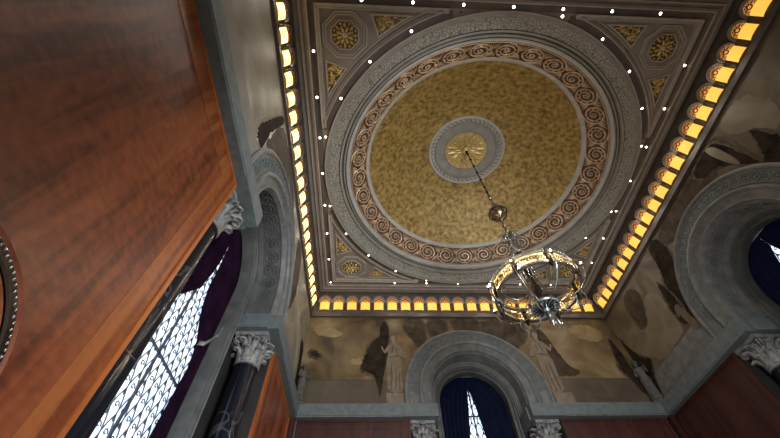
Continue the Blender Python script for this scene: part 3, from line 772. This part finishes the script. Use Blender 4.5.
# ---------------- lit clerestory niches ----------------
def clere_proto(left):
    """one niche: origin at the middle of its foot, built upright; the whole niche leans into the room"""
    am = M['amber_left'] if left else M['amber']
    t = bpy.data.objects.new('clerestory_light', None); t.empty_display_size = .05
    w2 = .142; zb, zs = .0, .235; ps = []
    rows = [[(-w2*math.cos(PI*i/12), -.012-.045*math.sin(PI*i/12), zz) for i in range(13)] for zz in (zb, zs)]
    rows.append([(-w2*math.cos(PI*i/12), -.0+.0*math.sin(PI*i/12), zs+.004) for i in range(13)])
    ps.append(MB().grid(rows).build('amber_screen', am, t, 60))
    zc_ = zs+.035
    arc = [(w2, zs)]+[(w2*math.cos(PI*i/12), zc_+w2*math.sin(PI*i/12)) for i in range(13)]+[(-w2, zs)]
    ps.append(MB().prism(arc, 1, -.004, .004).build('tympanum_glass', M['amber_dim'], t))
    mb = MB(); cz = zc_+.045
    mb.tube([(.042*math.cos(2*PI*i/12), -.01, cz+.042*math.sin(2*PI*i/12)) for i in range(12)], .011, 5, closed=True)
    for k in range(5):
        a = PI*(k+.5)/5; mb.tube([(.045*math.cos(a), -.01, cz+.045*math.sin(a)), (.14*math.cos(a), -.01, zc_+.14*math.sin(a))], .009, 4)
    for k in range(6):
        a = PI*k/5; mb.tube([(.103*math.cos(a)+.021*math.cos(q), -.008, zc_+.103*math.sin(a)+.021*math.sin(q)) for q in [2*PI*i/6 for i in range(6)]], .008, 4, closed=True)
    mb.tube([(-w2,-.012,zs+.008),(w2,-.012,zs+.008)], .010, 4)
    ps.append(mb.build('tracery', M['tracery'], t, 60))
    mb = MB(); pr = [(.203,.01),(.203,-.03),(.188,-.045),(.170,-.03),(.150,-.02),(.143,.01)]
    rows = [[(-r, d, zs-.01) for r, d in pr]]
    for i in range(17):
        a = PI-PI*i/16; rows.append([(r*math.cos(a), d, zc_+r*math.sin(a)) for r, d in pr])
    rows.append([(r, d, zs-.01) for r, d in pr])
    ps.append(MB().grid(rows).build('arch_moulding', M['ceil'] if not left else M['cornice'], t, 40))
    mb = MB(); x_ = -.196; mb.tube([(x_,-.03,zb),(x_,-.03,zs-.03)], .013, 8); mb.lathe([(.013,zs-.04),(.022,zs-.02),(.022,zs-.01)], 8, (x_,-.03)); mb.lathe([(.022,zb),(.022,zb+.02),(.013,zb+.03)], 8, (x_,-.03))
    ps.append(mb.build('colonette', M['cornice'], t, 40))
    return t, ps
protos = {}
def clere(side, n, pitch):
    loc, rz = SIDES[side]; key = (side == 'left', side in ('back','front'))
    if key not in protos: protos[key] = clere_proto(side == 'left')
    t0, ps = protos[key]
    sx = pitch/.415
    for i in range(n):
        u = (i-(n-1)/2)*pitch
        if not t0.users_collection: t = t0; COL.objects.link(t)
        else:
            t = t0.copy(); COL.objects.link(t)
            for p in ps:
                q = p.copy(); q.parent = t; COL.objects.link(q)
        v = Matrix.Rotation(rz, 3, 'Z') @ Vector((u, -.03, 0))
        t.location = (loc[0]+v.x, loc[1]+v.y, zr(-.60 if side == 'back' else -.655)); t.rotation_euler = (math.radians(18),0,rz); t.scale = (sx,1,1)
        if side == 'back': lb = 'glowing amber arched niche above the back wall, %s from the left' % ORD[i]
        elif side == 'left': lb = 'bright amber arched niche above the left wall, %s counted from the viewer' % ORD[i]
        elif side == 'right': lb = 'glowing amber arched niche above the right wall, %s counted from the far corner' % ORD[i]
        else: lb = 'glowing amber arched niche above the front wall, %s from the right' % ORD[i]
        tag(t, lb, 'arched light', 'lit arched niches above the %s wall' % side)
clere('back', 21, .415); clere('left', 21, .395); clere('right', 21, .395)

# ---------------- murals ----------------
RM = random.Random(11)
def mural(side, label, m, shapes):
    loc, rz = SIDES[side]; hw = halfw(side)-.012
    t = thing('mural', label, 'mural', (loc[0],loc[1],zr(LT)), rz, 'painted murals above the stone ledge')
    pts = [(-1.83, .0)]; n = 40
    pts = [(-hw, 0), (-1.84, 0)] + [(1.84*math.cos(PI-PI*i/n), ZC-LT+1.84*math.sin(PI-PI*i/n)) for i in range(n+1)] + [(1.84, 0), (hw, 0), (hw, -.87-LT), (-hw, -.87-LT)]
    MB().prism(pts, 1, -.012, -.001).build('painted_canvas', m, t)
    lay = .0135
    for nm, mm, polys in shapes:
        for pl in polys:
            if nm not in ('parapet','coping','pedestal'):
                for _ in range(1 if nm == 'rock' else 2): pl = [q for a, b in zip(pl, pl[1:]+pl[:1]) for q in ((a[0]*.75+b[0]*.25, a[1]*.75+b[1]*.25), (a[0]*.25+b[0]*.75, a[1]*.25+b[1]*.75))]
            if nm in ('tree','rock','shrub','cloud'):
                cu = sum(p[0] for p in pl)/len(pl); cz_ = sum(p[1] for p in pl)/len(pl)
                def ragged(pts, amp, grow):
                    o_ = []
                    for a, b in zip(pts, pts[1:]+pts[:1]):
                        for f in (0, .5):
                            x = a[0]+(b[0]-a[0])*f; y_ = a[1]+(b[1]-a[1])*f; d = math.hypot(x-cu, y_-cz_)+1e-6; g = grow+RM.uniform(-amp, amp)
                            x += (x-cu)/d*g; y_ += (y_-cz_)/d*g
                            if abs(x) < hw-.01 and LT+.005 < y_ < -.875 and math.hypot(x, y_-ZC) > 1.845 or nm == 'rock': o_.append((max(-hw+.01, min(hw-.01, x)), max(LT+.005, min(-.875, y_))))
                    return o_ if len(o_) > 3 else pts
                if nm in ('tree','rock'):
                    MB().prism([(u, z-LT) for u, z in ragged(pl, .035, .055)], 1, -lay-.0015, -.0125).build('painted_soft_edge', M['p_soft'] if side != 'left' else M['p_cloud'], t); lay += .0005
                pl = ragged(pl, .03, .0)
            MB().prism([(u, z-LT) for u, z in pl], 1, -lay-.0015, -.0125).build('painted_'+nm, mm, t); lay += .0007
    return t
def blob(u, z, a, b, n=14, rot=0., j=.15, seed=1):
    r = random.Random(seed); out = []
    for k in range(n):
        th = 2*PI*k/n; q = 1+r.uniform(-j, j); x = a*q*math.cos(th); y = b*q*math.sin(th)
        out.append((u+x*math.cos(rot)-y*math.sin(rot), z+x*math.sin(rot)+y*math.cos(rot)))
    return out
def woman(u, s=1, z0=-3.28, h=1.75, lean=0.):
    """polygons for a painted standing robed woman; s mirrors her; returns robe, folds, skin, hair"""
    k = h/1.75
    def T(p): return [(u+s*(x*k+lean*y), z0+y*k) for x, y in p]
    robe = T([(-.17,0),(-.20,.25),(-.19,.55),(-.21,.85),(-.15,1.05),(-.17,1.25),(-.19,1.36),(-.10,1.46),(.08,1.46),(.19,1.38),(.24,1.2),(.33,1.1),(.35,.95),(.22,1.0),(.16,1.08),(.20,.8),(.17,.5),(.22,.2),(.18,0)])
    folds = [T([(-.12,.02),(-.09,.02),(-.04,.5),(-.09,.9),(-.11,.5)]), T([(0,.02),(.03,.02),(.07,.45),(.03,.85),(.02,.4)]), T([(.10,.05),(.14,.05),(.14,.5),(.11,.7)]),
             T([(-.14,.98),(.14,1.04),(.14,1.08),(-.14,1.02)]), T([(-.07,1.12),(-.04,1.12),(.02,1.38),(-.02,1.4)]), T([(.08,1.12),(.10,1.1),(.10,1.33),(.07,1.35)])]
    skin = [T([(-.045,1.44),(.045,1.44),(.04,1.54),(.075,1.60),(.08,1.68),(.04,1.745),(-.03,1.75),(-.07,1.69),(-.075,1.61),(-.04,1.54)]),
            T([(-.19,1.34),(-.15,1.28),(-.24,1.08),(-.33,1.27),(-.35,1.34),(-.31,1.35),(-.27,1.2),(-.25,1.22)])]
    hair = [T([(-.085,1.62),(-.09,1.72),(-.03,1.785),(.05,1.785),(.10,1.72),(.12,1.60),(.085,1.58),(.07,1.69),(-.02,1.725),(-.065,1.68)])]
    return robe, folds, skin, hair
# back wall
rl, fl, kl, hl = woman(-2.08, 1, -3.22, 1.72); rr_, fr_, kr_, hr_ = woman(2.02, -1, -3.22, 1.85, lean=-.02)
cyp = lambda u, z, h, w: [(u-w*.3,z),(u-w*.5,z+h*.25),(u-w*.42,z+h*.6),(u-w*.1,z+h*.95),(u,z+h),(u+w*.15,z+h*.9),(u+w*.45,z+h*.55),(u+w*.5,z+h*.25),(u+w*.3,z)]
mural('back', 'back wall mural of dark trees, pale robed women and an ochre sky around the arch', M['sky'], [
    ('parapet', M['p_stone'], [[(-4.32,-3.56),(-1.86,-3.56),(-1.86,-2.86),(-4.32,-2.86)], [(1.86,-3.56),(4.32,-3.56),(4.32,-2.83),(1.86,-2.83)]]),
    ('coping', M['p_line'], [[(-4.32,-2.89),(-2.5,-2.89),(-2.5,-2.86),(-4.32,-2.86)], [(2.7,-2.86),(4.32,-2.86),(4.32,-2.83),(2.7,-2.83)]]),
    ('cloud', M['p_skin2'], [[(-4.4,-1.35),(-4.19,-1.1),(-3.77,-1.3),(-3.42,-1.5),(-3.74,-1.6),(-4.2,-1.51)], [(-3.35,-2.35),(-2.95,-2.2),(-2.8,-2.3),(-3.0,-2.5)], [(3.1,-1.2),(3.8,-1.05),(4.2,-1.4),(3.9,-1.75),(3.3,-1.6)]]),
    ('rock', M['p_brown'], [[(-1.71,-.89),(-1.15,-.89),(-1.15,-1.42),(-1.16,-1.72),(-1.39,-1.95),(-1.6,-1.5),(-1.78,-1.32)],
        [(-1.03,-.89),(-.55,-.89),(-.45,-1.32),(-.8,-1.62),(-1.06,-1.45)], [(-.33,-.89),(.52,-.89),(.55,-1.38),(.0,-1.42),(-.28,-1.33)],
        [(.6,-.89),(1.9,-.89),(1.8,-1.5),(1.6,-1.8),(1.3,-1.95),(1.1,-1.75),(.85,-1.6),(.5,-1.42)]]),
    ('shrub', M['p_brown'], [[(2.05,-.95),(2.36,-1.35),(2.5,-2.0),(2.62,-2.5),(2.9,-2.6),(2.75,-2.76),(2.15,-2.79),(2.05,-2.3)]]),
    ('tree', M['p_dark'], [[(-2.46,-1.2),(-2.34,-.98),(-2.2,-1.2),(-2.2,-1.7),(-2.3,-2.3),(-2.4,-3.0),(-2.46,-3.4),(-2.52,-3.0),(-2.66,-2.68),(-3.0,-2.62),(-2.86,-2.28),(-2.8,-1.92),(-2.6,-1.66),(-2.46,-1.6)],
        [(4.2,-1.5),(4.33,-1.9),(4.33,-2.9),(4.28,-3.4),(4.1,-2.8),(4.0,-2.6)], [(-4.34,-2.0),(-4.1,-2.1),(-4.05,-2.25),(-4.33,-2.2)]]),
    ('pedestal', M['p_robe'], [[(-2.3,-3.55),(-1.88,-3.55),(-1.88,-3.22),(-2.3,-3.22)], [(1.9,-3.55),(2.4,-3.55),(2.36,-3.22),(1.88,-3.22)]]),
    ('robe', M['p_robe'], [rl, rr_]), ('fold', M['p_fold'], fl+fr_), ('skin', M['p_skin'], kl+kr_), ('hair', M['p_fold'], hl+hr_)])
mural('left', 'left wall mural of pale clouds and a dark tree below the bright arched niches', M['sky_left'], [
    ('parapet', M['wall_plaster'], [[(-4.3,-3.56),(-1.86,-3.56),(-1.86,-2.75),(-4.3,-2.75)], [(1.86,-3.56),(4.3,-3.56),(4.3,-2.95),(1.86,-2.95)]]),
    ('shrub', M['p_brown'], [[(-1.7,-2.4),(-1.85,-2.0),(-1.61,-1.05),(-1.1,-.92),(-.2,-.92),(.5,-1.1),(.1,-1.36),(-.62,-1.46),(-1.17,-1.7),(-1.5,-2.0)], [(1.1,-.95),(1.9,-.95),(2.3,-1.9),(2.0,-2.8),(1.8,-2.2),(1.5,-1.6)]]),
    ('tree', M['p_dark'], [[(-2.02,-2.7),(-2.12,-2.5),(-2.08,-2.2),(-1.91,-1.46),(-1.77,-.95),(-1.6,-1.02),(-1.8,-1.9),(-1.76,-2.4),(-1.75,-2.65)], [(3.7,-2.1),(4.1,-1.95),(4.3,-2.2),(4.3,-3.4),(4.0,-3.3),(3.95,-2.5)]])])
rl, fl, kl, hl = woman(-1.98, -1, -3.1, .85, lean=.05)
mural('right', 'dim right wall mural of dark cypresses and cloudy sky around the big arch', M['sky_right'], [
    ('parapet', M['stone'], [[(-4.3,-3.56),(-1.86,-3.56),(-1.86,-2.95),(-4.3,-2.95)], [(1.86,-3.56),(4.3,-3.56),(4.3,-2.95),(1.86,-2.95)]]),
    ('cloud', M['p_cloud'], [[(-2.6,-1.55),(-2.2,-1.8),(-2.24,-2.3),(-2.3,-2.9),(-2.75,-2.93),(-3.6,-2.93),(-3.5,-2.3),(-3.11,-1.88)], [(1.8,-.9),(2.5,-1.0),(2.6,-1.6),(2.47,-1.95),(2.17,-2.1),(2.0,-1.61),(1.75,-1.3)]]),
    ('rock', M['p_brown'], [[(1.59,-.9),(1.64,-1.34),(1.62,-1.79),(1.6,-2.53),(1.45,-1.3),(1.01,-1.5),(.63,-1.54),(-.31,-1.3),(-1.0,-1.5),(-1.1,-.92),(.5,-.9)], [(-3.04,-1.0),(-2.65,-1.2),(-2.76,-1.63),(-3.1,-2.1),(-3.4,-2.0),(-3.38,-1.64),(-3.36,-1.25)]]),
    ('tree', M['p_dark'], [[(.7,-.95),(1.5,-.95),(1.55,-1.5),(1.6,-2.3),(1.2,-1.45),(.7,-1.3)], [(2.0,-1.55),(2.1,-2.2),(2.1,-2.7),(1.55,-2.65),(1.5,-2.3),(1.76,-2.02),(1.9,-1.75)],
        [(-1.5,-.92),(-1.12,-.9),(-1.05,-1.36),(-1.2,-1.79),(-1.5,-2.3),(-1.6,-2.75),(-1.9,-2.9),(-2.2,-2.71),(-2.01,-2.22),(-1.8,-1.84),(-1.61,-1.46)],
        [(-2.0,-1.6),(-1.88,-2.04),(-1.9,-2.46),(-2.08,-2.9),(-2.25,-2.77),(-2.2,-2.35)], [(-4.3,-1.45),(-4.2,-1.96),(-4.0,-2.46),(-3.72,-2.65),(-3.8,-2.75),(-3.99,-2.97),(-4.12,-3.45),(-4.3,-3.44)]]),
    ('streak', M['p_cloud'], [[(1.25,-.93),(1.44,-1.05),(1.44,-1.6),(1.38,-1.9),(1.26,-1.5)]]),
    ('robe', M['p_fold'], [rl])])

# ---------------- statues on the ledge in the two far corners ----------------
def statue(name, loc, rz, label, h, mm):
    t = thing(name, label, 'statue', loc, rz, 'grey statues in the far corners')
    k = h/1.7
    MB().box(-.15*k,.15*k,-.13*k,.13*k,0,.10*k).build('plinth', mm, t)
    # skinned body: one vertex per joint
    J = {'pel':(0,0,.92,.13),'waist':(0,0,1.06,.105),'chest':(.0,.01,1.24,.125),'neck':(0,.0,1.42,.05),'head0':(0,-.01,1.50,.062),'head':(0,-.015,1.58,.082),'crown':(0,-.0,1.65,.06),
         'shl':(-.15,0,1.33,.055),'ell':(-.22,-.02,1.08,.042),'wrl':(-.10,-.16,1.02,.03),'hal':(-.04,-.19,1.04,.026),
         'shr':(.15,0,1.33,.055),'elr':(.24,.0,1.12,.042),'wrr':(.22,-.14,1.28,.03),'har':(.22,-.18,1.33,.026),
         'hl':(-.08,0,.84,.09),'kl':(-.09,-.06,.50,.07),'al':(-.08,0,.17,.045),'fl':(-.09,-.11,.12,.035),
         'hr':(.08,0,.84,.09),'kr':(.09,-.01,.50,.07),'ar':(.09,.03,.17,.045),'fr':(.10,-.08,.12,.035)}
    E_ = [('pel','waist'),('waist','chest'),('chest','neck'),('neck','head0'),('head0','head'),('head','crown'),('chest','shl'),('shl','ell'),('ell','wrl'),('wrl','hal'),
          ('chest','shr'),('shr','elr'),('elr','wrr'),('wrr','har'),('pel','hl'),('hl','kl'),('kl','al'),('al','fl'),('pel','hr'),('hr','kr'),('kr','ar'),('ar','fr')]
    ks = list(J); me = bpy.data.meshes.new('body'); me.from_pydata([(J[q][0]*k,J[q][1]*k,J[q][2]*k) for q in ks], [(ks.index(a),ks.index(b)) for a,b in E_], [])
    o = bpy.data.objects.new('body', me); COL.objects.link(o); o.parent = t; me.materials.append(mm)
    sm = o.modifiers.new('skin','SKIN'); sv = me.skin_vertices[0].data
    for i, q in enumerate(ks): sv[i].radius = (J[q][3]*k, J[q][3]*k)
    sv[0].use_root = True
    o.modifiers.new('sub','SUBSURF').levels = 1; o.modifiers['sub'].render_levels = 2
    # robe with folds
    rows = []
    for z, a, b in ((.10,.20,.17),(.3,.17,.145),(.6,.165,.14),(.88,.175,.145),(1.04,.135,.12),(1.2,.155,.14),(1.32,.13,.115),(1.38,.07,.07)):
        row = []
        for i in range(36):
            th = 2*PI*i/36; f = 1+(.09 if z < 1 else .035)*math.sin(th*9+z*2)
            row.append((a*f*math.cos(th)*k, b*f*math.sin(th)*k, z*k))
        rows.append(row)
    MB().grid(rows, close_v=True).build('robe', mm, t, 60)
    mb = MB(); mb.ball((0,.02*k,1.60*k), .088*k, 12, 8, 1.05); mb.ball((0,.10*k,1.60*k), .045*k, 8, 6)
    mb.build('hair', mm, t, 60)
    mb = MB(); mb.prism([(-.014*k,1.55*k),(.014*k,1.55*k),(0,1.60*k)], 1, -.115*k, -.09*k)
    mb.ball((-.03*k,-.083*k,1.60*k), .012*k, 6, 4); mb.ball((.03*k,-.083*k,1.60*k), .012*k, 6, 4); mb.ball((0,-.085*k,1.52*k), .014*k, 8, 4, .4)
    mb.build('face', mm, t, 60)
    return t
statue('corner_statue', (-WX+.16, WY-.17, zr(LT)), PI/4, 'small grey robed statue standing on the ledge in the left back corner', 1.05, M['statue'])
statue('corner_statue', (WX-.16, WY-.17, zr(LT)), -PI/4, 'small grey robed statue standing on the ledge in the right back corner', 1.15, M['statue'])

# ---------------- chandelier ----------------
ch = thing('chandelier', 'ornate ring chandelier with glowing panels hanging on a long rod from the dome', 'chandelier', (0,0,zr(-4.6)))
def cz(z): return z+4.6          # local height
mb = MB(); mb.tube([(0,0,cz(-1.5)),(0,0,cz(1.80))], .014, 8)
for z in (1.5,1.1,.7,.3,-.1,-.5,-.75): mb.lathe([(.014,cz(z)-.035),(.034,cz(z)-.012),(.034,cz(z)+.012),(.014,cz(z)+.035)], 10)
mb.build('rod', M['darkmetal'], ch, 40)
mb = MB(); mb.ball((0,0,cz(-1.02)), .05, 12, 8); mb.lathe([(.02,cz(-1.45)),(.055,cz(-1.4)),(.045,cz(-1.32)),(.02,cz(-1.2)),(.02,cz(-1.0))], 12); mb.build('rod_bead', M['silver'], ch, 50)
MB().lathe([(.12,cz(1.78)),(.10,cz(1.72)),(.05,cz(1.66)),(.02,cz(1.6))], 16).build('ceiling_cup', M['darkmetal'], ch, 50)
b = MB().ball((0,0,cz(-1.68)), .19, 24, 16).build('pierced_ball', M['brass'], ch, 60)
mb = MB()
for k in range(8):
    a = 2*PI*k/8
    mb.tube([(.193*math.sin(PI*i/12)*math.cos(a+i*.12), .193*math.sin(PI*i/12)*math.sin(a+i*.12), cz(-1.68)+.193*math.cos(PI*i/12)) for i in range(13)], .007, 4)
mb.tube([(.195*math.cos(2*PI*i/24), .195*math.sin(2*PI*i/24), cz(-1.68)) for i in range(24)], .012, 6, closed=True)
mb.build('ball_bands', M['darkmetal'], b, 50)
mb = MB(); mb.tube([(0,0,cz(-1.85)),(0,0,cz(-2.45))], .016, 8)
for z in (-1.95,-2.15,-2.35): mb.lathe([(.016,cz(z)-.05),(.05,cz(z)),(.016,cz(z)+.05)], 10)
mb.build('lower_rod', M['brass'], ch, 50)
# crown of scrolls
mb = MB()
for k in range(8):
    a = 2*PI*k/8; c_, s_ = math.cos(a), math.sin(a)
    for zc_, sg in ((-2.5,1),(-2.72,-1)):
        pts = []
        for i in range(16):
            f = i/15; th = f*2.8*PI; rr = .07*(1-f)+.012
            r = .10+rr*math.cos(th)*sg; z = zc_+rr*math.sin(th)
            pts.append((r*c_, r*s_, cz(z)))
        mb.tube(pts, .009, 5)
    mb.tube([(.04*c_,.04*s_,cz(-2.40)),(.15*c_,.15*s_,cz(-2.55)),(.08*c_,.08*s_,cz(-2.68)),(.14*c_,.14*s_,cz(-2.85)),(.06*c_,.06*s_,cz(-2.95))], .010, 5)
mb.lathe([(.03,cz(-2.42)),(.07,cz(-2.5)),(.04,cz(-2.6)),(.08,cz(-2.72)),(.04,cz(-2.85)),(.07,cz(-2.95)),(.04,cz(-3.05))], 14)
mb.build('scroll_crown', M['silver'], ch, 50)
mb = MB(); mb.lathe([(.04,cz(-3.0)),(.075,cz(-3.15)),(.05,cz(-3.3)),(.065,cz(-3.6)),(.045,cz(-3.8)),(.09,cz(-3.95)),(.06,cz(-4.1)),(.05,cz(-4.3))], 20)
mb.build('stem', M['darkmetal'], ch, 50)
mb = MB()
for k in range(8):
    a = 2*PI*(k+.5)/8; c_, s_ = math.cos(a), math.sin(a)
    mb.tube([(.06*c_,.06*s_,cz(-3.02)),(.10*c_,.10*s_,cz(-3.3)),(.09*c_,.09*s_,cz(-3.75))], .010, 5)
mb.build('stem_rods', M['silver'], ch, 50)
# ring
R0 = .68
mb = MB().lathe([(R0-.03,cz(-3.79)),(R0+.03,cz(-3.77)),(R0+.035,cz(-3.82)),(R0-.01,cz(-3.84)),(R0-.03,cz(-3.79))], 64).lathe([(R0-.03,cz(-4.02)),(R0+.02,cz(-4.01)),(R0+.025,cz(-4.05)),(R0-.03,cz(-4.05)),(R0-.03,cz(-4.02))], 64)
ringo = mb.build('ring', M['silver'], ch, 40)
for k in range(8):
    a0 = 2*PI*k/8+.07; a1 = 2*PI*(k+1)/8-.07; mb = MB(); n = 8
    rows = [[((R0+o_)*math.cos(a0+(a1-a0)*i/n), (R0+o_)*math.sin(a0+(a1-a0)*i/n), cz(z)) for i in range(n+1)] for z, o_ in ((-3.83,.005),(-4.02,.005),(-4.02,-.005),(-3.83,-.005))]
    mb.grid(rows); gp = mb.build('glowing_panel', M['cpanel'] if 'cpanel' in M else M['cbulb'], ch)
    mb = MB()
    for i in range(10):
        a = a0+(a1-a0)*(i+.5)/10
        for ro in (-.012,.012): mb.tube([((R0+ro)*math.cos(a+.028*math.cos(q)), (R0+ro)*math.sin(a+.028*math.cos(q)), cz(-3.925)+.055*math.sin(q)*(1 if i % 2 else .7)) for q in [2*PI*j/8 for j in range(8)]], .008, 4, closed=True)
    mb.build('pierced_screen', M['brass'], gp, 50)
    a = 2*PI*k/8
    mb = MB(); mb.tube([((R0+.0)*math.cos(a), (R0+.0)*math.sin(a), cz(z)) for z in (-3.74,-3.8,-4.05,-4.12)], [.02,.045,.045,.015], 8)
    mb.build('clasp', M['darkmetal'], ch, 50)
# arms and hoops
for k in range(8):
    a = 2*PI*k/8+.02; c_, s_ = math.cos(a), math.sin(a)
    prof = [(.10,-4.28),(.25,-4.36),(.42,-4.37),(.60,-4.31),(.73,-4.19),(.785,-4.07),(.79,-3.96)]
    pts = []
    for i in range(len(prof)-1):
        for j in range(3):
            f = j/3; pts.append(((prof[i][0]*(1-f)+prof[i+1][0]*f)*c_, (prof[i][0]*(1-f)+prof[i+1][0]*f)*s_, cz(prof[i][1]*(1-f)+prof[i+1][1]*f)))
    arm = MB().tube(pts, .0095, 6).build('arm', M['silver'], ch, 60)
    prof = [(.07,-3.75),(.16,-4.05),(.32,-4.20),(.50,-4.16),(.61,-4.05),(.60,-3.93),(.52,-3.90),(.47,-3.97),(.51,-4.03)]
    pts = []
    for i in range(len(prof)-1):
        for j in range(3):
            f = j/3; pts.append(((prof[i][0]*(1-f)+prof[i+1][0]*f)*c_, (prof[i][0]*(1-f)+prof[i+1][0]*f)*s_, cz(prof[i][1]*(1-f)+prof[i+1][1]*f)))
    MB().tube(pts, .010, 6).build('scroll_brace', M['brass'], arm, 60)
    mb = MB(); x, y = .79*c_, .79*s_
    mb.lathe([(.012,cz(-3.99)),(.022,cz(-3.975)),(.024,cz(-3.94)),(.010,cz(-3.93))], 10, (x,y)); mb.build('socket', M['darkmetal'], arm, 50)
    MB().ball((x,y,cz(-3.91)), .018, 10, 8, 1.3).build('bulb', M['cbulb'], arm, 60)
    l = bpy.data.lights.new('candle_glow', 'POINT'); l.energy = P_CHAND; l.shadow_soft_size = .03; l.color = (1,.8,.55)
    lo = bpy.data.objects.new('candle_glow', l); COL.objects.link(lo); lo.location = (x*1.08, y*1.08, zr(-3.86))
# bowl with ribs and finial
bowl = MB().lathe([(.05,cz(-4.20)),(.12,cz(-4.22)),(.20,cz(-4.30)),(.225,cz(-4.33)),(.215,cz(-4.35)),(.16,cz(-4.33)),(.08,cz(-4.34)),(.03,cz(-4.42))], 32).build('bowl', M['palemetal'], ch, 40)
mb = MB()
for k in range(16):
    a = 2*PI*k/16; c_, s_ = math.cos(a), math.sin(a)
    mb.tube([(.20*c_,.20*s_,cz(-4.345)),(.12*c_,.12*s_,cz(-4.34)),(.05*c_,.05*s_,cz(-4.38))], .011, 5)
mb.build('bowl_ribs', M['darkmetal'], bowl, 50)
MB().lathe([(.03,cz(-4.38)),(.03,cz(-4.46)),(.045,cz(-4.50)),(.02,cz(-4.53)),(.04,cz(-4.57)),(.045,cz(-4.60)),(.02,cz(-4.64)),(.001,cz(-4.67))], 14).build('finial', M['silver'], ch, 50)
for k in range(4):
    a = PI/4+k*PI/2; c_, s_ = math.cos(a), math.sin(a)
    MB().tube([((.30+.17*math.cos(q))*c_, (.30+.17*math.cos(q))*s_, cz(-4.42)+.15*math.sin(q)) for q in [2*PI*i/20 for i in range(20)]], .008, 5, closed=True).build('hoop', M['silver'], ch, 60)
